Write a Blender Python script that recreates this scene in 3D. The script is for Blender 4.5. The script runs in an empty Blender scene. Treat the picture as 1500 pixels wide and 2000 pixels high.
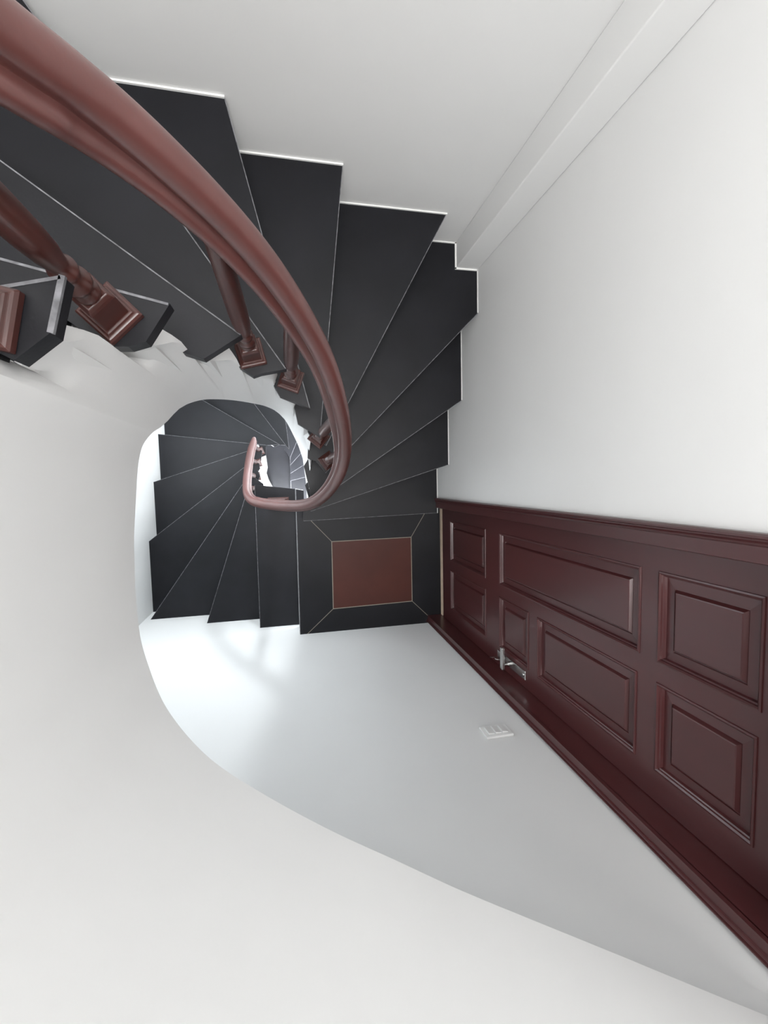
import bpy, bmesh, math, random
from mathutils import Vector, Matrix
from mathutils.geometry import tessellate_polygon

# ---------------------------------------------------------------- camera, light
C = bpy.context.scene.collection
SC = bpy.context.scene
R_ = 0.195                      # one riser
D = 13.7 * R_                   # camera height above the door landing
F_ = 860.0
ROT = ((0.97779744, -0.0218043, 0.20841483),
       (0.03632745, 0.9971507, -0.06611199),
       (-0.20637946, 0.07221531, 0.9758035))
cam = bpy.data.cameras.new('camera')
cam.sensor_fit = 'HORIZONTAL'; cam.sensor_width = 36.0
cam.lens = F_ / 1500.0 * 36.0
cam.clip_start = 0.01
co = bpy.data.objects.new('camera', cam); C.objects.link(co)
co.matrix_world = Matrix.Translation((0, 0, D)) @ Matrix(ROT).transposed().to_4x4()
SC.camera = co

SC.view_settings.view_transform = 'Standard'
SC.view_settings.look = 'None'
SC.view_settings.gamma = 1.0
SC.view_settings.exposure = 0.0
SC.view_settings.use_curve_mapping = False

w = bpy.data.worlds.new('world'); SC.world = w; w.use_nodes = True
w.node_tree.nodes['Background'].inputs[0].default_value = (0.9, 0.95, 1.0, 1)
w.node_tree.nodes['Background'].inputs[1].default_value = 0.3


def area(name, loc, target, sx, sy, power, col):
    l = bpy.data.lights.new(name, 'AREA'); l.shape = 'RECTANGLE'
    l.size = sx; l.size_y = sy; l.energy = power; l.color = col
    o = bpy.data.objects.new(name, l); C.objects.link(o)
    o.location = loc
    o.rotation_euler = (Vector(target) - Vector(loc)).to_track_quat('-Z', 'Y').to_euler()
    return o

XE, YN, XW, YS = 0.849, 1.028, -1.014, -0.926
TOPZ = D + 2.3
area('skylight_daylight', (-0.25, -0.25, TOPZ - 0.12), (0.1, 0.15, 0.0), 1.2, 1.1, 86.0, (1.0, 0.99, 0.985))
area('upper_fill_light', (0.1, YN - 0.04, D + 0.95), (0.1, -1.0, D - 0.1), 0.78, 0.88, 5.0, (0.94, 0.97, 1.0))  # added fill from out of view, faces the south wall to brighten it
area('stair_window_daylight', (0.08, YN - 0.045, 0.42), (0.08, -1.0, 0.42), 0.08, 0.26, 14.0, (0.88, 0.95, 1.0))
area('lower_window_daylight', (-0.45, YN - 0.04, 0.40), (-0.4, -1.0, -0.1), 0.55, 0.75, 8.0, (0.90, 0.96, 1.0))
area('west_fill_light', (XW + 0.04, 0.35, 0.40), (0.2, 0.1, -0.9), 0.7, 0.62, 19.0, (0.90, 0.96, 1.0))  # unseen fill added over the lower flight to lighten its treads
area('east_fill_light', (XE - 0.04, 0.5, -0.55), (-1.0, 0.0, -0.85), 0.5, 0.6, 30.0, (0.90, 0.96, 1.0))  # unseen fill added below the flight to light the west wall strip
area('hall_fill_light', (-0.05, YS + 0.04, -2.2), (0.0, 0.6, -3.6), 0.55, 0.7, 400.0, (0.92, 0.96, 1.0))  # unseen fill added to lift the dark floor at the well bottom


def ray(x, y):
    c = Vector((x - 750.0, 1000.0 - y, -F_))
    v = Matrix(ROT).transposed() @ c
    return v / -v.z

def px(x, y, k):                # plan point seen at (x, y) at the height of tread k
    d = D - k * R_
    v = ray(x, y)
    return Vector((v.x * d, v.y * d))

def at(x, y, d):
    v = ray(x, y)
    return Vector((v.x * d, v.y * d, D - d))


# ---------------------------------------------------------------- materials
def mat(name, col, rough=0.5, spec=0.5, coat=0.0, coat_rough=0.1, metallic=0.0,
        noise=0.0, nscale=8.0, bump=0.0, bscale=60.0, col2=None, stretch=None):
    m = bpy.data.materials.new(name); m.use_nodes = True
    nt = m.node_tree; b = nt.nodes['Principled BSDF']
    b.inputs['Base Color'].default_value = (*col, 1)
    b.inputs['Roughness'].default_value = rough
    b.inputs['Specular IOR Level'].default_value = spec
    b.inputs['Metallic'].default_value = metallic
    b.inputs['Coat Weight'].default_value = coat
    b.inputs['Coat Roughness'].default_value = coat_rough
    tc = nt.nodes.new('ShaderNodeTexCoord')
    mp = nt.nodes.new('ShaderNodeMapping')
    nt.links.new(tc.outputs['Object'], mp.inputs[0])
    if stretch: mp.inputs['Scale'].default_value = stretch
    if noise > 0:
        n = nt.nodes.new('ShaderNodeTexNoise'); n.inputs['Scale'].default_value = nscale
        n.inputs['Detail'].default_value = 6
        nt.links.new(mp.outputs[0], n.inputs['Vector'])
        r = nt.nodes.new('ShaderNodeValToRGB')
        c2 = col2 or tuple(min(1, c * (1 + noise)) for c in col)
        c1 = tuple(c * (1 - noise) for c in col) if not col2 else col
        r.color_ramp.elements[0].color = (*c1, 1); r.color_ramp.elements[0].position = 0.3
        r.color_ramp.elements[1].color = (*c2, 1); r.color_ramp.elements[1].position = 0.7
        nt.links.new(n.outputs['Fac'], r.inputs[0])
        nt.links.new(r.outputs[0], b.inputs['Base Color'])
    if bump > 0:
        n2 = nt.nodes.new('ShaderNodeTexNoise'); n2.inputs['Scale'].default_value = bscale
        n2.inputs['Detail'].default_value = 4
        nt.links.new(mp.outputs[0], n2.inputs['Vector'])
        bp = nt.nodes.new('ShaderNodeBump'); bp.inputs['Strength'].default_value = bump
        bp.inputs['Distance'].default_value = 0.002
        nt.links.new(n2.outputs['Fac'], bp.inputs['Height'])
        nt.links.new(bp.outputs[0], b.inputs['Normal'])
    return m

M_WALL = mat('white_plaster', (0.77, 0.77, 0.763), 0.75, 0.3, noise=0.012, nscale=3, bump=0.12, bscale=25)
M_STR = mat('white_stair_plaster', (0.77, 0.77, 0.765), 0.7, 0.3, noise=0.015, nscale=4, bump=0.2, bscale=12)
M_TREAD = mat('charcoal_tread_paint', (0.0085, 0.0087, 0.0112), 0.42, 0.27, noise=0.22, nscale=5, bump=0.08, bscale=220)
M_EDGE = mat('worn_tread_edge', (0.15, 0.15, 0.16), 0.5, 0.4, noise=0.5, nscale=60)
M_BEAD = mat('white_sealant', (0.86, 0.86, 0.84), 0.5, 0.4, noise=0.02, nscale=20)
M_INLAY = mat('brown_red_tile', (0.075, 0.020, 0.014), 0.45, 0.3, noise=0.14, nscale=4)
M_JOINT = mat('pale_joint', (0.30, 0.27, 0.22), 0.7, noise=0.1, nscale=30)
M_RAIL = mat('satin_brown_handrail', (0.098, 0.033, 0.029), 0.38, 0.5, coat=0.3, coat_rough=0.25, noise=0.12, nscale=10, bump=0.05, bscale=150)
M_BAL = mat('brown_baluster', (0.060, 0.016, 0.012), 0.36, 0.5, coat=0.3, coat_rough=0.2, noise=0.2, nscale=14)
M_DOOR = mat('dark_mahogany_door', (0.060, 0.014, 0.0145), 0.36, 0.5, coat=0.35, coat_rough=0.2, noise=0.18, nscale=5, stretch=(1, 1, 0.15))
M_METAL = mat('brushed_steel', (0.62, 0.62, 0.61), 0.25, metallic=1.0, noise=0.03, nscale=30)
M_TAN = mat('tan_threshold', (0.62, 0.48, 0.36), 0.6, noise=0.1, nscale=20)
M_SWITCH = mat('white_plastic', (0.80, 0.80, 0.79), 0.3, 0.5, noise=0.01, nscale=10)
M_GLASS = mat('frosted_window_glass', (0.85, 0.90, 0.95), 0.3, noise=0.02, nscale=10)


# ---------------------------------------------------------------- helpers
def obj(name, bm, m, parent=None, smooth=False, loc=None, rotz=None, doubles=True):
    if doubles: bmesh.ops.remove_doubles(bm, verts=bm.verts, dist=1e-6)
    bmesh.ops.recalc_face_normals(bm, faces=bm.faces)
    me = bpy.data.meshes.new(name); bm.to_mesh(me); bm.free()
    me.materials.append(m)
    if smooth:
        for p in me.polygons: p.use_smooth = True
    o = bpy.data.objects.new(name, me); C.objects.link(o)
    if parent is not None: o.parent = parent
    if loc is not None: o.location = loc
    if rotz is not None: o.rotation_euler = (0, 0, rotz)
    return o

def smooth_by_angle(o, ang=35):
    me = o.data
    for p in me.polygons: p.use_smooth = True
    bm = bmesh.new(); bm.from_mesh(me)
    for e in bm.edges:
        if len(e.link_faces) == 2 and e.calc_face_angle(0) > math.radians(ang): e.smooth = False
    bm.to_mesh(me); bm.free()

def box(bm, x0, x1, y0, y1, z0, z1):
    v = [bm.verts.new((x, y, z)) for z in (z0, z1) for (x, y) in ((x0, y0), (x1, y0), (x1, y1), (x0, y1))]
    for f in ((0, 3, 2, 1), (4, 5, 6, 7), (0, 1, 5, 4), (1, 2, 6, 5), (2, 3, 7, 6), (3, 0, 4, 7)):
        bm.faces.new([v[i] for i in f])

def prism(bm, pts, z0, z1):
    a = [bm.verts.new((p[0], p[1], z0)) for p in pts]
    b = [bm.verts.new((p[0], p[1], z1)) for p in pts]
    n = len(pts)
    for tri in tessellate_polygon([[Vector((p[0], p[1], 0)) for p in pts]]):
        bm.faces.new([a[i] for i in tri]); bm.faces.new([b[i] for i in reversed(tri)])
    for i in range(n):
        bm.faces.new((a[i], a[(i + 1) % n], b[(i + 1) % n], b[i]))

def bevel_mod(o, wd=0.002, seg=2):
    m = o.modifiers.new('bevel', 'BEVEL'); m.width = wd; m.segments = seg; m.limit_method = 'ANGLE'
    m.angle_limit = math.radians(40)

def strip(bm, a, b, wd, z0, z1):        # thin bar from a to b in plan
    a = Vector(a[:2]); b = Vector(b[:2]); d = (b - a)
    if d.length < 1e-5: return
    n = Vector((-d.y, d.x)).normalized() * wd / 2
    prism(bm, [a - n, b - n, b + n, a + n], z0, z1)

def empty(name, loc, label, cat, group=None):
    o = bpy.data.objects.new(name, None); C.objects.link(o); o.location = loc
    o.empty_display_size = 0.05
    o['label'] = label; o['category'] = cat
    if group: o['group'] = group
    return o

def struct(o, label=None):
    o['kind'] = 'structure'
    if label: o['label'] = label
    return o

def lathe(bm, prof, seg=24, cx=0, cy=0):
    rings = []
    for r, z in prof:
        rings.append([bm.verts.new((cx + r * math.cos(2 * math.pi * i / seg), cy + r * math.sin(2 * math.pi * i / seg), z)) for i in range(seg)])
    for a, b in zip(rings[:-1], rings[1:]):
        for i in range(seg):
            j = (i + 1) % seg
            bm.faces.new((a[i], a[j], b[j], b[i]))
    bm.faces.new(rings[0][::-1]); bm.faces.new(rings[-1])


# ---------------------------------------------------------------- room shell
FLOOR2 = -17 * R_
ZB = FLOOR2 - R_ - 0.05
T = 0.12
bm = bmesh.new(); box(bm, XW - T, XE + T, YN, YN + T, ZB, TOPZ)
struct(obj('wall_north', bm, M_WALL), 'plain white plastered wall behind the rising winder treads')
bm = bmesh.new(); box(bm, XW - T, XE + T, YS - T, YS, ZB, TOPZ)
struct(obj('wall_south', bm, M_WALL), 'white plastered wall with the switch plate beside the door')
bm = bmesh.new(); box(bm, XW - T, XW, YS, YN, ZB, TOPZ)
struct(obj('wall_west', bm, M_WALL), 'white plastered wall beside the descending winder treads')
DY0, DY1, DZ = -0.893, -0.150, 2.14     # door opening
bm = bmesh.new()
box(bm, XE, XE + T, YS, DY0, ZB, TOPZ)
box(bm, XE, XE + T, DY1, YN, ZB, TOPZ)
box(bm, XE, XE + T, DY0, DY1, DZ, TOPZ)
box(bm, XE, XE + T, DY0, DY1, ZB, -0.03)
struct(obj('wall_east', bm, M_WALL), 'white plastered wall holding the panelled door')
bm = bmesh.new(); box(bm, 0.747, XE, 0.921, YN, ZB, TOPZ)
o = struct(obj('trim_1', bm, M_WALL), 'square white plastered corner pier'); bevel_mod(o, 0.004, 3)
bm = bmesh.new(); box(bm, XW - T, XE + T, YS - T, YN + T, TOPZ, TOPZ + 0.1)
struct(obj('ceiling', bm, M_WALL), 'white ceiling above the stairwell')

# windows for the daylight; several are unseen ones added to brighten the stairwell
def window(name, ax, c0, c1, z0, z1, pos, label):
    bm = bmesh.new(); fw = 0.03
    def bx(a0, a1, q0, q1, p0, p1):
        if ax == 'y': box(bm, a0, a1, p0, p1, q0, q1)
        else: box(bm, p0, p1, a0, a1, q0, q1)
    p0, p1 = sorted(pos)
    bx(c0 - fw, c0, z0 - fw, z1 + fw, p0, p1); bx(c1, c1 + fw, z0 - fw, z1 + fw, p0, p1)
    bx(c0, c1, z0 - fw, z0, p0, p1); bx(c0, c1, z1, z1 + fw, p0, p1)
    fr = struct(obj(name, bm, M_SWITCH), label)
    bm = bmesh.new()
    q0 = p0 + 0.006; q1 = p0 + 0.010
    if p1 > 0: q0, q1 = p1 - 0.010, p1 - 0.006
    bx(c0, c1, z0, z1, q0, q1)
    obj('pane', bm, M_GLASS, fr)
window('window_1', 'y', 0.03, 0.13, 0.28, 0.56, (YN, YN - 0.03), 'narrow white framed window below the rising flight')
window('added_window_4', 'y', -0.30, 0.50, D + 0.5, D + 1.4, (YN, YN - 0.03), 'added unseen white framed window high above the stairs')
window('added_window_5', 'x', -0.02, 0.72, 0.07, 0.73, (XW, XW + 0.03), 'added unseen white framed window on the west side below the flight')
window('added_window_6', 'x', 0.24, 0.76, -0.86, -0.24, (XE - 0.03, XE), 'added unseen white framed window on the east side below the door level')
window('window_2', 'y', -0.74, -0.16, 0.01, 0.79, (YN, YN - 0.03), 'white framed window above the lower flight')
window('added_window_3', 'y', -0.34, 0.24, -2.56, -1.84, (YS + 0.03, YS), 'added unseen white framed window low in the stairwell')


# ---------------------------------------------------------------- treads
NOSE = {    # two picture points on each nosing line, inner end first
    1: ((592, 1018), (853, 1002)), 2: ((672, 977), (875, 908)), 3: ((680, 937), (902, 782)),
    4: ((700, 857), (935, 610)), 5: ((700, 750), (874, 415)), 6: ((626, 847), (670, 320)),
    7: ((606, 798), (440, 194)), 8: ((559, 720), (314, 376)), 9: ((472, 654), (0, 312)),
    10: ((336, 594), (0, 503)), 11: ((125, 537), (0, 558)),
    0: ((577, 955), (586.5, 1240)), -1: ((497, 947), (508, 1229)), -2: ((490, 933), (403, 1221)),
    -3: ((467, 955), (290, 1216)), -4: ((467, 920), (291, 1057)), -5: ((477, 883), (301, 941)),
    -6: ((519, 869), (312, 848)), -7: ((546, 868), (402, 785)), -8: ((558, 869), (500, 793)),
    -9: ((565, 877), (562, 853)),
    -13: ((567, 894), (572.7, 880)), -14: ((567, 908.7), (581, 893)), -15: ((567, 925), (589, 911)),
    -16: ((567, 939.3), (594, 932.7)), -17: ((567, 952), (562, 1150)),
}
CORN = {1: (592, 1018), 2: (606, 998), 3: (612, 988), 4: (636, 925), 5: (628, 867), 6: (624, 853),
        7: (606, 798), 8: (559, 721), 9: (474, 651), 10: (332, 592), 11: (121, 537),
        0: (577, 955), -1: (497, 947), -2: (490, 933), -3: (487, 925), -4: (492, 901), -5: (500, 876),
        -6: (519, 869), -7: (546, 868), -8: (558, 869), -9: (565, 877),
        -13: (567, 894), -14: (567, 908.7), -15: (567, 925), -16: (567, 939.3), -17: (567, 952)}
EDGE = {    # inner edge of each tread from its nosing corner to where the next tread covers it
    1: [(592, 985), (596, 975)], 2: [(602, 968), (596, 948), (600, 942)],
    3: [(607, 971), (605, 957), (593.5, 910), (602, 896)], 4: [(617, 901), (601, 895), (603, 850)],
    5: [(605, 850), (601, 842)], 6: [(582, 827.5), (574, 790), (578, 784)],
    7: [(547, 774), (534, 752), (540, 744)], 8: [(510, 729.5), (494.5, 735), (446.7, 702.7), (452, 690)],
    9: [(398, 701), (343, 684), (312, 638)], 10: [(285, 667), (250, 677), (213, 677), (200, 672), (122, 619)],
    11: [(98, 650), (52, 685), (27, 704), (-12, 684)],
    -1: [(577, 955)], -2: [(497, 933), (514, 945), (515, 952)], -3: [(503, 918), (508, 930), (504, 940)],
    -4: [(506, 905), (508, 915), (500, 928)], -5: [(512, 880), (510, 900), (500, 905)],
    -6: [(519, 889), (504, 896)], -7: [(519, 870)], -8: [(546, 869)], -9: [(558, 870)],
    -13: [], -14: [(567, 894)], -15: [(567, 908.7)], -16: [(567, 925)],
}
PLAN = {12: ((-0.262, 0.13), (-1.0, -0.15)), 13: ((-0.285, 0.02), (-1.0, -0.5)), 14: ((-0.288, -0.08), (-1.0, -0.92))}

def nose_line(k):
    if k in PLAN: return Vector(PLAN[k][0]), Vector(PLAN[k][1])
    a, b = NOSE[k]
    return px(*a, k), px(*b, k)

def corner(k):
    return Vector(PLAN[k][0]) if k in PLAN else px(*CORN[k], k)

def hit(p, d):                  # where the ray p + t d meets the four walls, t, wall index
    best = None
    for i, (ax, v) in enumerate(((0, XE), (1, YN), (0, XW), (1, YS))):
        if abs(d[ax]) < 1e-9: continue
        t = (v - p[ax]) / d[ax]
        if t > 1e-6 and (best is None or t < best[0]): best = (t, i)
    return p + d * best[0], best[1]

CORNERS = [Vector((XE, YN)), Vector((XW, YN)), Vector((XW, YS)), Vector((XE, YS))]   # after wall 0,1,2,3 going round

def outline(k, kn, back=0.03, front=0.0, inner=None):
    a, b = nose_line(k); d = (b - a).normalized()
    n = Vector((-d.y, d.x))                      # towards the next tread up
    c = corner(k)
    c = a + d * (c - a).dot(d)
    o_, w0 = hit(c + n * front, d)
    a2, b2 = nose_line(kn); d2 = (b2 - a2).normalized(); n2 = Vector((-d2.y, d2.x))
    c2 = corner(kn); c2 = a2 + d2 * (c2 - a2).dot(d2)
    o2, w1 = hit(c2 + n2 * back, d2)
    pts = [c + n * front if front else c, o_]
    i = w0
    while i != w1:
        pts.append(CORNERS[i]); i = (i + 1) % 4
        if len(pts) > 8: break
    pts.append(o2)
    if inner is None:
        ed = [px(*q, k) for q in EDGE.get(k, [])]
        t_ = max(0.02, (ed[-1] - c2).dot(d2) + 0.03) if ed else 0.02
        pts.append(c2 + d2 * t_ + n2 * back)
        pts += ed[::-1]
    else:
        pts.append(c2 + d2 * 0.02 + n2 * back)
        pts += inner
    return pts, o_, c

TH = 0.027
def make_tread(k, kn, parent, edge=0.003, body=True, inner_body=None, bead=False, mat_=None):
    pts, o_, c = outline(k, kn)
    bm = bmesh.new(); prism(bm, pts, k * R_ - TH, k * R_)
    t = obj('tread', bm, M_TREAD, parent, doubles=False)
    # worn light line along the nosing and, near the top, the inner corner
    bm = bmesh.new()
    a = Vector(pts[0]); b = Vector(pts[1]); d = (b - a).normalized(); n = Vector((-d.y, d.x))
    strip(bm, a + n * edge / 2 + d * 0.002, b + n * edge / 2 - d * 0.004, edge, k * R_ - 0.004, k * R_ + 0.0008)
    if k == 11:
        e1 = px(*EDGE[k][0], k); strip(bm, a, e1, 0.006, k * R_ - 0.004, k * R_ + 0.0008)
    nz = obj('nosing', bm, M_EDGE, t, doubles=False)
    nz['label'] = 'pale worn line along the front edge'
    if bead:
        bm = bmesh.new()
        wall = [p for p in pts if abs(p[0] - XE) < 1e-4 or abs(p[1] - YN) < 1e-4]
        path = []
        for p, q in zip(wall[:-1], wall[1:]): path.append((p, q))
        for p, q in path:
            p = Vector(p); q = Vector(q)
            inw = Vector((-0.003, 0)) if abs(p.x - XE) < 1e-4 and abs(q.x - XE) < 1e-4 else Vector((0, -0.003))
            if k in (3, 4) and (abs(p.x - XE) < 1e-4 and abs(q.x - XE) < 1e-4):
                q = Vector((XE, min(q.y, 0.921)))
            if k in (3, 4) and abs(p.y - YN) < 1e-4: p = Vector((min(p.x, 0.747), YN))
            strip(bm, p + inw, q + inw, 0.003 if abs(inw.x) > 0 else 0.005, k * R_, k * R_ + 0.006)
        if k == 4:
            strip(bm, (0.744, YN), (0.744, 0.915), 0.006, k * R_, k * R_ + 0.006)
            strip(bm, (0.741, 0.918), (XE, 0.918), 0.007, k * R_, k * R_ + 0.006)
        if len(bm.verts): obj('sealant_bead', bm, M_BEAD, t, doubles=False)
        else: bm.free()
    if body:
        # the plastered block that carries the tread
        ed = [px(*q, k) for q in EDGE.get(k, [])]
        cc = Vector((-0.1, 0.09))
        inn = [p + (p - cc).normalized() * (0.036 if k > 0 else 0.06) for p in ed] if ed else list(inner_body)
        pb, _, _ = outline(k, kn, back=0.02, front=0.035, inner=[])
        a = Vector(pb[0]); d = (Vector(pb[1]) - a).normalized()
        a2, b2 = nose_line(kn); d2 = (b2 - a2).normalized(); n2 = Vector((-d2.y, d2.x))
        t_ = max(0.03, (inn[-1] - a2).dot(d2) + 0.03)
        pb[0] = a + d * 0.10
        pb[-1] = a2 + d2 * t_ + n2 * 0.02
        pb = pb + inn[::-1]
        bm = bmesh.new(); prism(bm, pb, (k - 1.15) * R_ - 0.05, k * R_ - TH)
        obj('riser', bm, M_STR, parent, doubles=False)
    return t

# plan of the well side of the upper flight, with the tread number at each point
WELL = [(0.080, -0.20, 1), (0.092, -0.13, 2), (0.094, -0.06, 3), (0.094, 0.035, 4), (0.090, 0.12, 5), (0.066, 0.18, 6),
        (0.03, 0.235, 7), (-0.02, 0.272, 8), (-0.09, 0.282, 9), (-0.17, 0.268, 10), (-0.235, 0.218, 11),
        (-0.278, 0.14, 12), (-0.29, 0.04, 13), (-0.29, -0.08, 14)]
def well(k):
    for a, b in zip(WELL[:-1], WELL[1:]):
        if a[2] <= k <= b[2]:
            t = (k - a[2]) / (b[2] - a[2])
            return Vector((a[0] + (b[0] - a[0]) * t, a[1] + (b[1] - a[1]) * t))
    return Vector(WELL[-1][:2])

UP = empty('staircase', (0.3, 0.3, 0), 'charcoal winder staircase rising from the door landing round the top of the well', 'staircase')
UPI = Vector((0.3, 0.3, 0))
def parent_keep(o, p):
    o.parent = p; o.matrix_parent_inverse = Matrix.Translation(p.location).inverted()

class Holder: pass
def reparent_children(p):
    for ch in [c for c in bpy.data.objects if c.parent == p]:
        ch.matrix_parent_inverse = Matrix.Translation(p.location).inverted()

def rec(k):
    p = well(k); v = (p - Vector((-0.1, 0.09))).normalized()
    return p + v * 0.025
for k in range(1, 14):
    make_tread(k, k + 1, UP, edge=0.0022 if k < 10 else 0.0035, inner_body=(rec(k + .3), rec(k + 1.3)), bead=(1 <= k <= 8))

# curved white side and sloping underside of the upper flight
SOF = [(596, 930, 2.62), (593, 908, 2.58), (590, 890, 2.5), (582, 869, 2.36), (573, 850, 2.2), (558, 822, 1.98), (540, 804, 1.8), (520, 794, 1.68), (500, 789, 1.57),
       (465, 783, 1.47), (430, 780, 1.38), (395, 781, 1.27), (360, 792, 1.17), (338, 810, 1.10), (320, 830, 1.05), (298, 845, 1.0), (280, 868, .975), (272, 895, .955), (268, 930, .94),
       (266, 965, .93), (264, 1000, .925), (262, 1050, .91), (263, 1100, .895), (265, 1160, .87), (272, 1230, .84), (279, 1265, .82), (290, 1300, .80), (307, 1346, .78),
       (330, 1390, .76), (373, 1445, .735), (430, 1497, .71), (530, 1560, .68), (650, 1624, .65), (770, 1679, .625), (900, 1739, .60), (1050, 1801, .575), (1200, 1862, .55), (1350, 1924, .53), (1500, 1985, .51), (1700, 2066, .49)]
bm = bmesh.new()
wc = Vector((-0.11, 0.08))
rows = []
def kof(p):     # tread number (continuous) beside a point of the well side
    best = None
    for a, b in zip(WELL[:-1], WELL[1:]):
        A = Vector(a[:2]); B = Vector(b[:2]); t = max(0, min(1, (p - A).dot(B - A) / (B - A).length_squared))
        q = A + (B - A) * t; dd = (p - q).length
        if best is None or dd < best[0]: best = (dd, a[2] + t * (b[2] - a[2]), q)
    return best
def catmull(P, n=6):
    out = []
    for i in range(len(P) - 1):
        p0 = P[max(i - 1, 0)]; p1 = P[i]; p2 = P[i + 1]; p3 = P[min(i + 2, len(P) - 1)]
        for j in range(n):
            t = j / n
            out.append(0.5 * ((2 * p1) + (p2 - p0) * t + (2 * p0 - 5 * p1 + 4 * p2 - p3) * t * t + (3 * p1 - p0 - 3 * p2 + p3) * t ** 3))
    out.append(P[-1].copy())
    return out
SUB = 8
pl = catmull([at(*s) for s in SOF], SUB)
def perim(p):                   # position round the outer walls, from the north end of the landing
    x, y = p
    ds = [abs(x - XE), abs(y - YN), abs(x - XW), abs(y - YS)]
    i = ds.index(min(ds))
    return (y, YN + (XE - x), YN + (XE - XW) + (YN - y), 9 + x)[i]
OUTS = []
for k in range(1, 13):
    o_, _ = hit(*(lambda a, b: (a, (b - a).normalized()))(*nose_line(k))); OUTS.append((perim(o_), k))
def kout(p):
    s_ = perim(p)
    if s_ <= OUTS[0][0]: return 1
    for (a, ka), (b, kb) in zip(OUTS[:-1], OUTS[1:]):
        if a <= s_ <= b: return ka + (s_ - a) / (b - a)
    return 12
CAPZ = D + 0.45
pk = [kof(Vector((p.x, p.y)))[1] for p in pl]
for i in range(1, len(pk)): pk[i] = max(pk[i], pk[i - 1] + 1e-4)
def sof(kk):                    # point of the underside edge beside tread position kk
    if kk <= pk[0]:
        q = well(kk); t = min(1, (pk[0] - kk) / 1.0)
        return Vector((pl[0].x * (1 - t) + q.x * t, pl[0].y * (1 - t) + q.y * t, pl[0].z * (1 - t) + 0.02 * t))
    for i in range(len(pk) - 1):
        if pk[i] <= kk <= pk[i + 1]:
            return pl[i].lerp(pl[i + 1], (kk - pk[i]) / (pk[i + 1] - pk[i]))
    return pl[-1]
cols = []                       # (kk, top plan point, top height)
for k in range(1, 12):
    ed = [px(*q, k) for q in (EDGE[k][1:] if k in (3, 4) else EDGE[k])]
    ed = [p + (p - Vector((-0.1, 0.09))).normalized() * 0.008 for p in ed]
    if cols:                    # the side wall steps up just behind the nosing of tread k
        a_, b_ = nose_line(k); d_ = (b_ - a_).normalized(); n_ = Vector((-d_.y, d_.x))
        e0 = cols[-1][1]; s0 = (e0 - a_).dot(n_); s1 = (ed[0] - a_).dot(n_)
        t_ = 0.05 if s0 > 0.014 or s1 <= s0 else min(0.9, (0.014 - s0) / (s1 - s0))
        p_ = e0 + (ed[0] - e0) * t_
        if t_ > 0.05: cols.append((k + 0.18, p_, (k - 1) * R_ - TH - 0.001))
        cols.append((k + 0.2, p_ + (ed[0] - e0) * 0.03, k * R_ - TH - 0.001))
    L = [0.0]
    for p, q in zip(ed[:-1], ed[1:]): L.append(L[-1] + (q - p).length)
    for j, (p, q) in enumerate(zip(ed[:-1], ed[1:])):
        n_ = max(1, int((q - p).length / 0.012))
        for m_ in range(n_):
            t = m_ / n_
            cols.append((k + 0.25 + 0.9 * (L[j] + (L[j + 1] - L[j]) * t) / L[-1], p + (q - p) * t, k * R_ - TH - 0.001))
    cols.append((k + 1.15, ed[-1], k * R_ - TH - 0.001))
KEND = cols[-1][0]
SCX = Vector((-0.1, 0.09))
for ci, (kk, tp, zt) in enumerate(cols):
    bt = sof(kk); b2 = Vector((bt.x, bt.y)); q = well(kk)
    o_, wi = hit(q, (q - wc).normalized())
    if kk < 3.6: o_ = q + (o_ - q).normalized() * 0.05; wi = 0
    rows.append((b2, tp, o_, bt.z, zt, wi, True, q))
for i_, p in enumerate(pl):
    i = i_ / SUB
    if pk[i_] <= KEND + 0.1 and i < 24: continue
    p2 = Vector((p.x, p.y))
    ztop = min(max((12.0) * R_ - TH, (11.5) * R_ + (i - 17) * 0.16), CAPZ)
    if i < 19:
        o_, wi = hit(p2, (p2 - wc).normalized())
    else:
        dirs = (Vector((-0.85, 0.0)) * max(0, 1 - (i - 19) / 6.0) + Vector((-0.7, -0.7)) * min(1, (i - 18) / 6.0)).normalized()
        if i > 26: dirs = (Vector((-0.5, -0.9)) * max(0, 1 - (i - 26) / 12.0) + Vector((0.6, -0.8)) * min(1, (i - 26) / 12.0)).normalized()
        p2.y = max(p2.y, YS + 0.002); p2.x = min(p2.x, XE - 0.002)
        o_, wi = hit(p2, dirs)
    rows.append((p2, p2, o_, p.z, ztop, wi, i < 19, p2))
NL = 14
def addrow(r):
    b2, t2, o_, zb, zt, wi, fl_, q = r
    zt = max(zt, zb + 0.05)
    zo = min(zb, (kout(o_) - 1) * R_ - 0.2) if fl_ and (Vector(o_) - Vector(q)).length > 0.06 else zb
    dv = (Vector(o_) - Vector(q)).normalized() * 0.008
    m = Vector(t2) + dv
    if fl_: mid = [(m.x, m.y, zt), (o_.x * .03 + m.x * .97, o_.y * .03 + m.y * .97, zb + 0.03), (o_.x, o_.y, zo + 0.03)]
    else: mid = [(m.x, m.y, zt), (o_.x - dv.x * .5, o_.y - dv.y * .5, zt), (o_.x, o_.y, zt)]
    face = []
    H_ = zt - zb
    for j in range(NL + 1):
        u = (j / NL) ** 0.6                       # 0 at the underside, 1 under the tread
        z = zb + H_ * u
        g = max(0.0, 1 - (zt - z) / 0.13); g = g * g * (3 - 2 * g)
        s_ = Vector(b2) * (1 - u) + Vector(q) * u
        c_ = s_ * (1 - g) + Vector(t2) * g
        face.append((c_.x, c_.y, z))
    return [bm.verts.new(v) for v in face + mid + [(o_.x, o_.y, zo)]]
prev = None; pw = None
seq = []
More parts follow.
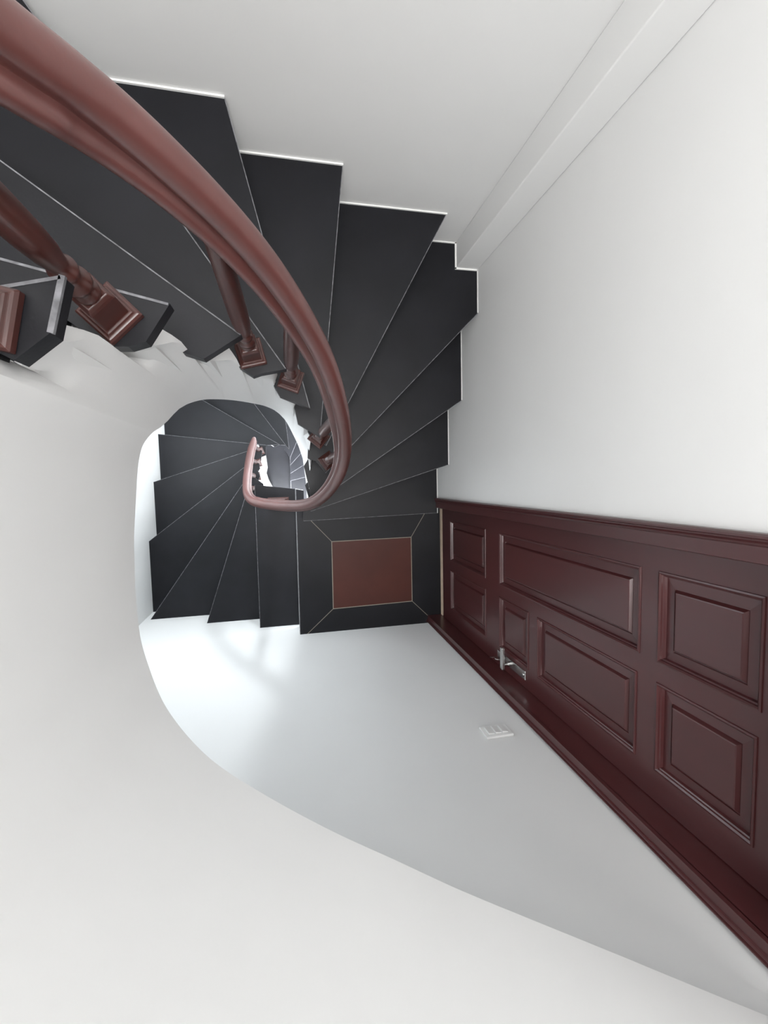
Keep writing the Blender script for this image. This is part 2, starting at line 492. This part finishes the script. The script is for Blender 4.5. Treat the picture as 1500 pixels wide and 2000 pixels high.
for r in rows:
    if seq and seq[-1][5] != r[5]:
        l = seq[-1]
        cn = CORNERS[l[5]] if (l[5] + 1) % 4 == r[5] else None
        if cn is not None:
            seq.append(((l[0] + r[0]) / 2, (l[1] + r[1]) / 2, cn, (l[3] + r[3]) / 2, (l[4] + r[4]) / 2, r[5], r[6], (l[7] + r[7]) / 2))
    seq.append(r)
vr = [addrow(r) for r in seq]
for a, b in zip(vr[:-1], vr[1:]):
    for j in range(NL + 5):
        jn = (j + 1) % (NL + 5)
        try: bm.faces.new((a[j], b[j], b[jn], a[jn]))
        except ValueError: pass
bm.faces.new(vr[0]); bm.faces.new(vr[-1][::-1])
o = obj('stringer', bm, M_STR, UP, doubles=False); smooth_by_angle(o, 50)
o['label'] = 'smooth curved white plastered side wall of the flight'
reparent_children(UP)

# lower flight
DN = empty('staircase', (-0.5, 0, 0), 'charcoal winder staircase going down from the door landing round the left of the well', 'staircase')
LW = {0: (0.03, -0.065), -1: (-0.20, -0.065), -2: (-0.262, -0.03), -3: (-0.275, 0.02), -4: (-0.28, 0.08), -5: (-0.285, 0.16), -6: (-0.285, 0.32), -7: (-0.24, 0.45), -8: (-0.10, 0.46), -9: (-0.03, 0.46)}
def lw(k):
    a = math.floor(k); b = min(a + 1, 0); t = k - a
    return Vector(LW[a]).lerp(Vector(LW[b]), t)
for k in range(-9, 0):
    make_tread(k, k + 1, DN, edge=0.0024, inner_body=(lw(k + .3), lw(min(0, k + 1.3))), bead=False)
# white wall under the inner side of the lower flight, down to the lower hall
FLZ = -18 * R_
bm = bmesh.new()
side = [px(519, 885, -18), px(521, 897, -18), px(523, 913, -18), px(521, 924, -18), px(525, 936, -18), px(533, 951, -18)]
side = [Vector((side[0].x - 0.01, 0.40))] + side
tops = [-6.5, -6.1, -5.4, -4.6, -3.8, -3.0, -2.0]
vr = []
for p, tk in zip(side, tops):
    zt = (tk - 1.3) * R_ - 0.03
    vr.append([bm.verts.new((p.x, p.y, FLZ)), bm.verts.new((p.x, p.y, zt)), bm.verts.new((p.x - 0.06, p.y, zt)), bm.verts.new((p.x - 0.06, p.y, FLZ))])
for a, b in zip(vr[:-1], vr[1:]):
    for j in range(4): bm.faces.new((a[j], b[j], b[(j + 1) % 4], a[(j + 1) % 4]))
bm.faces.new(vr[0]); bm.faces.new(vr[-1][::-1])
o = obj('stringer', bm, M_STR, DN, doubles=False); smooth_by_angle(o, 50)
o['label'] = 'white plastered side of the descending flight'
reparent_children(DN)

# bottom flight seen down the well
BT = empty('staircase', (0.3, 0.2, FLOOR2), 'bottom run of charcoal treads fanning out, seen far down through the well', 'staircase')
for k in (-16, -15, -14):
    make_tread(k, k + 1, BT, edge=0.0025, body=False)
PLAN[-12] = ((-0.02, 0.36), (-0.04, 1.0))
make_tread(-13, -12, BT, edge=0.0025, body=False)
reparent_children(BT)

# lower hall floor: a step at the line under the well
bm = bmesh.new(); n0, n1 = px(567, 952, -17), px(565.5, 870, -17)
prism(bm, [(n0.x - 0.004, YS), (XE, YS), (XE, YN), (n1.x, YN), (n1.x, n1.y), (n0.x, n0.y)], FLOOR2 - R_, FLOOR2)
f = struct(obj('floor', bm, M_TREAD), 'charcoal lower hall landing beyond the bottom step')
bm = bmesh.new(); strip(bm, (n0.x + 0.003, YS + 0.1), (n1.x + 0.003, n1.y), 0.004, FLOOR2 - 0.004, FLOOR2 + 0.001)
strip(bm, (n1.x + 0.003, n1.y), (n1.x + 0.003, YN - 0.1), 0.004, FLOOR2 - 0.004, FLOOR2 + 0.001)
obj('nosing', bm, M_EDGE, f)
bm = bmesh.new(); box(bm, XW, XE, YS, YN, FLZ - 0.05, FLZ)
struct(obj('floor', bm, M_TREAD), 'charcoal floor at the bottom of the stairwell')

# ---------------------------------------------------------------- door landing
LXL = 0.026
i0, i1, i2, i3 = (0.2355, -0.3665), (0.7365, -0.3635), (0.7360, -0.7750), (0.2325, -0.7830)   # inlay corners
lt = px(577, 955, 0); lr = px(593, 958, 0)
mt, mr = (0.098, -0.215), (0.838, -0.200)
XT = 0.93
bl, br = (LXL + 0.045, YS), (XE - 0.005, YS)
bm = bmesh.new()
prism(bm, [(LXL, YS), (XT + 0.03, YS), (XT + 0.03, -0.16), (lr.x, -0.16), (lr.x, lr.y), (lt.x, lt.y)], -0.15, -0.03)
fl = struct(obj('floor', bm, M_STR, doubles=False), 'small charcoal bordered landing in front of the door')
def slab(name, pts, m, z1=0.0, lab=None):
    bm = bmesh.new(); prism(bm, pts, -0.03, z1)
    s = obj(name, bm, m, fl, doubles=False)
    if lab: s['label'] = lab
    return s
slab('border_slab', [(LXL, YS), bl, i3, i0, mt, (lr.x, -0.18), (lr.x, lr.y), (lt.x, lt.y)], M_TREAD)
slab('border_slab', [bl, (XT, YS + 0.0), (XT, YS + 0.005), i2, i3], M_TREAD)
slab('border_slab', [(XT, YS + 0.005), (XT, -0.16), (0.84, -0.16), mr, i1, i2], M_TREAD)
slab('border_slab', [i0, i1, mr, (0.84, -0.16), (lr.x, -0.16), (lr.x, -0.18), mt], M_TREAD)
slab('inlay_panel', [i3, i2, i1, i0], M_INLAY, 0.0005, 'red-brown rectangular centre of the landing')
bm = bmesh.new()
for a, b in ((i0, i1), (i1, i2), (i2, i3), (i3, i0)):
    strip(bm, a, b, 0.0045, -0.003, 0.0012)
for a, b in ((i0, mt), (i1, mr), (i3, bl), (i2, (XE - 0.002, YS + 0.04))):
    strip(bm, a, b, 0.0028, -0.003, 0.0010)
obj('joint', bm, M_JOINT, fl, doubles=False)
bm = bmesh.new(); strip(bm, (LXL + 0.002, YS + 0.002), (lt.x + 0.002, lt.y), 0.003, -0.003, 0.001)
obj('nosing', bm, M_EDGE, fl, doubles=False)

# ---------------------------------------------------------------- door
dr = bpy.data.objects.new('door_1', None); C.objects.link(dr); dr.location = (0.9, -0.52, 0)
struct(dr, 'dark mahogany seven panel door with steel lever handle')
XL = 0.925; LY0, LY1 = -0.873, -0.172; LZ0, LZ1 = 0.060, 2.12
PAN = [(-0.489, -0.252, 0.20, 0.682), (-0.785, -0.548, 0.20, 0.682), (-0.487, -0.252, 0.832, 1.658),
       (-0.785, -0.550, 0.830, 1.080), (-0.785, -0.550, 1.150, 1.650), (-0.488, -0.252, 1.722, 1.980), (-0.785, -0.546, 1.722, 1.975)]
# leaf frame: stiles and rails with the panel openings left free
ys = sorted({LY0, LY1, -0.785, -0.548, -0.488, -0.252})
def inpan(y, z):
    for a, b, c, d in PAN2:
        if a < y < b and c < z < d: return True
    return False
PAN2 = [((-0.488 if a > -0.5 else -0.785), (-0.252 if a > -0.5 else -0.548), c, d) for a, b, c, d in PAN]
zs = sorted({LZ0, LZ1} | {c for _, _, c, _ in PAN2} | {d for _, _, _, d in PAN2})
bm = bmesh.new()
for y0, y1 in zip(ys[:-1], ys[1:]):
    z0 = None
    for za, zb in zip(zs[:-1], zs[1:]):
        ok = not inpan((y0 + y1) / 2, (za + zb) / 2)
        if ok and z0 is None: z0 = za
        if (not ok) and z0 is not None: box(bm, XL, XL + 0.04, y0, y1, z0, za); z0 = None
    if z0 is not None: box(bm, XL, XL + 0.04, y0, y1, z0, LZ1)
leaf = obj('door_leaf', bm, M_DOOR, dr, doubles=False)
for a, b, c, d in PAN2:
    bm = bmesh.new()
    def ring(ins, x): return [bm.verts.new((x, y, z)) for y, z in ((a + ins, c + ins), (b - ins, c + ins), (b - ins, d - ins), (a + ins, d - ins))]
    # ovolo moulding proud of the frame, flat ground, bevelled raised field
    rings = [ring(-0.003, XL + 0.001), ring(-0.002, XL - 0.003), ring(0.002, XL - 0.004), ring(0.006, XL - 0.001), ring(0.007, XL + 0.003), ring(0.010, XL + 0.005),
             ring(0.012, XL + 0.012), ring(0.036, XL + 0.010), ring(0.037, XL + 0.0125), ring(0.0385, XL + 0.0125), ring(0.044, XL + 0.004), ring(0.047, XL + 0.003)]
    for p, q in zip(rings[:-1], rings[1:]):
        for i in range(4): bm.faces.new((p[i], p[(i + 1) % 4], q[(i + 1) % 4], q[i]))
    bm.faces.new(rings[-1])
    bk = ring(-0.003, XL + 0.03); bm.faces.new(bk[::-1])
    for i in range(4): bm.faces.new((bk[i], bk[(i + 1) % 4], rings[0][(i + 1) % 4], rings[0][i]))
    obj('door_panel', bm, M_DOOR, leaf, doubles=False)
# casing: profile swept up the two sides and across the head
bm = bmesh.new()
PR = [(0.000, 0.0), (0.000, -0.016), (0.004, -0.022), (0.009, -0.022), (0.012, -0.017), (0.015, -0.016), (0.019, -0.019), (0.023, -0.016), (0.026, -0.012), (0.058, -0.011), (0.060, -0.008)]
HZ = 2.21
def casing(y_out, sgn, z0, foot_depth, wdt):
    s = wdt / 0.060
    pr = [(q * s, xx) for q, xx in PR] + [(wdt, foot_depth), (0.0, foot_depth)]
    lo = []; hi = []
    for q, xx in pr:
        y = y_out + sgn * q
        zt = HZ - q
        lo.append(bm.verts.new((XE + xx, y, z0))); hi.append(bm.verts.new((XE + xx, y, zt)))
    n = len(pr)
    for i in range(n): bm.faces.new((lo[i], lo[(i + 1) % n], hi[(i + 1) % n], hi[i]))
    bm.faces.new(lo[::-1]); bm.faces.new(hi)
casing(-0.112, -1, R_, 0.0, 0.058)
casing(-0.914, 1, 0.0, 0.0, 0.034)
box(bm, XE - 0.016, XE, -0.914, -0.112, HZ - 0.06, HZ)
box(bm, XE, XL + 0.045, -0.172, -0.1501, 0.0, DZ)          # north jamb
box(bm, XE, XL + 0.045, -0.8929, -0.876, 0.0, DZ)          # south jamb
box(bm, XE - 0.011, XE + 0.002, -0.905, -0.876, 0.0, HZ - 0.06)
box(bm, XE, XL + 0.045, -0.893, -0.150, LZ1 + 0.002, DZ - 0.001)
o = obj('casing', bm, M_DOOR, dr, doubles=False)
bm = bmesh.new(); box(bm, 0.929, 0.9645, -0.876, -0.172, -0.029, 0.030)
o = obj('threshold', bm, M_TAN, dr); o['label'] = 'pale tan threshold strip'
# lever handle
bm = bmesh.new(); box(bm, XL - 0.006, XL, -0.838, -0.800, 0.815, 1.065)
h = obj('lever_handle', bm, M_METAL, dr); bevel_mod(h, 0.002, 2); h['label'] = 'steel lever handle on a long plate'
bm = bmesh.new()
lathe(bm, [(0.011, 0.0), (0.011, 0.012), (0.008, 0.014), (0.008, 0.04)], 20)
bmesh.ops.rotate(bm, verts=bm.verts, matrix=Matrix.Rotation(-math.pi / 2, 3, 'Y'))
bmesh.ops.translate(bm, verts=bm.verts, vec=(XL - 0.004, -0.82, 0.935))
box(bm, XL - 0.046, XL - 0.034, -0.842, -0.745, 0.922, 0.944)
lv = obj('lever', bm, M_METAL, h, doubles=False); bevel_mod(lv, 0.003, 2)
bm = bmesh.new()
box(bm, XL - 0.018, XL - 0.004, -0.822, -0.818, 0.864, 0.872)
lathe(bm, [(0.015, -0.002), (0.015, 0.002)], 16)
for v in bm.verts[-32:] if False else [v for v in bm.verts if abs(v.co.z) < 0.01]:
    v.co = Vector((XL - 0.028 + v.co.x, -0.820 + v.co.z, 0.868 + v.co.y))
box(bm, XL - 0.058, XL - 0.030, -0.8215, -0.8195, 0.846, 0.850)
obj('key', bm, M_METAL, h, doubles=False)
bm = bmesh.new()
lathe(bm, [(0.006, 0.0), (0.006, 0.002), (0.003, 0.003)], 12)
bmesh.ops.rotate(bm, verts=bm.verts, matrix=Matrix.Rotation(-math.pi / 2, 3, 'Y'))
bmesh.ops.translate(bm, verts=bm.verts, vec=(XL - 0.006, -0.819, 1.05))
obj('screw', bm, M_METAL, h)
dr_off = Matrix.Translation(dr.location).inverted()
for ch in [c for c in bpy.data.objects if c.parent == dr]: ch.matrix_parent_inverse = dr_off

# ---------------------------------------------------------------- switch plate
sw = empty('light_switch', (0.702, YS, 1.242), 'white three-gang light switch plate on the wall beside the door', 'light switch')
bm = bmesh.new(); box(bm, 0.650, 0.754, YS, YS + 0.009, 1.208, 1.279)
o = obj('plate', bm, M_SWITCH, sw); bevel_mod(o, 0.003, 3)
for i in range(3):
    bm = bmesh.new(); x0 = 0.664 + i * 0.0263
    v = [(x0, YS + 0.009, 1.222), (x0 + 0.0225, YS + 0.009, 1.222), (x0 + 0.0225, YS + 0.009, 1.265), (x0, YS + 0.009, 1.265),
         (x0, YS + 0.0155, 1.222), (x0 + 0.0225, YS + 0.0115, 1.222), (x0 + 0.0225, YS + 0.0115, 1.265), (x0, YS + 0.0155, 1.265)]
    vv = [bm.verts.new(p) for p in v]
    for f_ in ((0, 3, 2, 1), (4, 5, 6, 7), (0, 1, 5, 4), (1, 2, 6, 5), (2, 3, 7, 6), (3, 0, 4, 7)): bm.faces.new([vv[q] for q in f_])
    o = obj('rocker', bm, M_SWITCH, sw); bevel_mod(o, 0.0008, 2)
reparent_children(sw)

# ---------------------------------------------------------------- railing
RAILPX = [(496.5, 856, 3.24), (493, 868, 3.18), (489, 882, 3.11), (485, 903, 3.0), (482, 927, 2.86), (480, 950, 2.70), (480.5, 965, 2.58), (486, 977, 2.47), (500, 982, 2.38),
          (517, 985, 2.28), (540, 988, 2.19), (563, 989.5, 2.10), (582, 989.5, 2.02), (598.5, 988, 1.95), (614, 983, 1.86), (630, 972, 1.76), (646, 956, 1.64),
          (660, 935, 1.52), (670, 910, 1.43), (674.5, 885, 1.34), (674, 858, 1.24), (671, 830, 1.14), (665, 798, 1.05),
          (656, 764, .97), (643.5, 723, .905), (628.5, 688, .86), (606.5, 648, .795), (572, 590, .72), (526, 522, .64), (461, 446, .57), (390, 375, .51), (305, 297, .465),
          (216, 221, .42), (140, 166, .39), (72, 118, .365), (10, 78, .34)]
rp = [at(*p) for p in RAILPX] + [Vector((-0.205, 0.268, D - 0.26)), Vector((-0.245, 0.235, D - 0.14)), Vector((-0.285, 0.165, D + 0.03)), Vector((-0.295, 0.05, D + 0.24)), Vector((-0.31, -0.09, D + 0.45))]
# light smoothing of the traced centre line
for _ in range(2):
    rp = [rp[0]] + [rp[i] * 0.6 + (rp[i - 1] + rp[i + 1]) * 0.2 for i in range(1, len(rp) - 1)] + [rp[-1]]
path = catmull(rp, 6)
HALF = [(0.0, 0.0215), (0.006, 0.0205), (0.012, 0.0175), (0.0165, 0.0125), (0.019, 0.006), (0.0195, 0.000), (0.0175, -0.0045), (0.0150, -0.0075), (0.0148, -0.0095),
        (0.0175, -0.0115), (0.0225, -0.0130), (0.0260, -0.017), (0.0270, -0.022), (0.0245, -0.0275), (0.020, -0.031), (0.012, -0.033)]
PROF = HALF + [(-u, v) for u, v in HALF[:0:-1]]
RAIL = empty('stair_railing', (-0.1, -0.1, 0), 'glossy red-brown wooden handrail on turned balusters winding round the open well', 'railing')
bm = bmesh.new(); rings = []
for i, p in enumerate(path):
    t = (path[min(i + 1, len(path) - 1)] - path[max(i - 1, 0)]).normalized()
    s = t.cross(Vector((0, 0, 1)))
    s.normalize(); u = s.cross(t).normalized()
    sc = 1.0
    if i < 6: sc = 0.55 + 0.45 * math.sqrt(i / 6.0)
    rings.append([bm.verts.new(p + s * a * sc + u * b * sc) for a, b in PROF])
n = len(PROF)
for a, b in zip(rings[:-1], rings[1:]):
    for i in range(n): bm.faces.new((a[i], a[(i + 1) % n], b[(i + 1) % n], b[i]))
bm.faces.new(rings[0][::-1]); bm.faces.new(rings[-1])
o = obj('handrail', bm, M_RAIL, RAIL, smooth=True, doubles=False); smooth_by_angle(o, 50)

def railz(x, y, zmin):
    best = None
    for p in path:
        if p.z < zmin + 0.2: continue
        d = math.hypot(p.x - x, p.y - y) + abs(p.z - (zmin + 0.56)) * 0.15
        if best is None or d < best[0]: best = (d, p.z, p)
    return best
def baluster(x, y, k, rot, name='baluster', s=1.0, bx=1.0, by=1.0):
    z0 = k * R_
    d, zr, p = railz(x, y, z0)
    H = zr - 0.025 - z0
    e = bmesh.new()
    prof = [(0.014, 0.078), (0.017, 0.082), (0.0175, 0.088), (0.014, 0.092), (0.0125, 0.097), (0.015, 0.102), (0.0185, 0.108), (0.0185, 0.114), (0.0145, 0.119),
            (0.012, 0.126), (0.0125, 0.134), (0.016, 0.140), (0.0165, 0.146), (0.0135, 0.150), (0.0115, 0.156), (0.0125, 0.165), (0.0155, 0.185), (0.0172, 0.22), (0.0175, 0.27),
            (0.0165, 0.36), (0.0150, 0.46), (0.0135, H)]
    prof = [(r * s, z) for r, z in prof if z <= H] 
    if prof[-1][1] < H: prof.append((0.0135 * s, H))
    # top leans slightly so that the shaft meets the rail
    lathe(e, prof, 28)
    dx = max(-0.03, min(0.03, (p.x - x))); dy = max(-0.03, min(0.03, (p.y - y)))
    cr, sr = math.cos(-rot), math.sin(-rot)
    for v in e.verts:
        t = max(0, (v.co.z - 0.1) / (H - 0.1))
        v.co.x += (dx * cr - dy * sr) * t; v.co.y += (dx * sr + dy * cr) * t
    b = obj(name, e, M_BAL, RAIL, smooth=True, doubles=False)
    b.location = (x, y, z0); b.rotation_euler = (0, 0, rot)
    smooth_by_angle(b, 60)
    e = bmesh.new()
    P = [(0.031, 0.0), (0.031, 0.010), (0.0285, 0.0135), (0.0255, 0.0145), (0.0235, 0.018), (0.0205, 0.0195), (0.0205, 0.070), (0.0190, 0.074), (0.0160, 0.079)]
    rr = [[e.verts.new((a * bx * q, c * by * q, z)) for a, c in ((-1, -1), (1, -1), (1, 1), (-1, 1))] for q, z in P]
    for a, c in zip(rr[:-1], rr[1:]):
        for i in range(4): e.faces.new((a[i], a[(i + 1) % 4], c[(i + 1) % 4], c[i]))
    e.faces.new(rr[0][::-1]); e.faces.new(rr[-1])
    q = obj('base_block', e, M_BAL, b, doubles=False); bevel_mod(q, 0.0012, 2)
    return b
r = math.radians
for x, y, k, rot in ((-0.292, 0.172, 11, -12), (-0.243, 0.246, 10, 45), (-0.080, 0.305, 8, 14), (0.013, 0.290, 7, -19), (0.112, 0.165, 5, -40), (0.160, 0.087, 4, 35),
                     (0.112, -0.105, 2, 20), (-0.246, 0.048, -4, 10), (-0.246, 0.155, -5, 15), (-0.236, 0.262, -6, 20), (-0.238, -0.035, -3, 5)):
    baluster(x, y, k, r(rot))
nb = baluster(-0.076, -0.128, -1, 0.0, 'newel_post', 1.2, 2.1, 1.1)
RAIL_off = Matrix.Translation(RAIL.location).inverted()
for ch in [c for c in bpy.data.objects if c.parent == RAIL]: ch.matrix_parent_inverse = RAIL_off
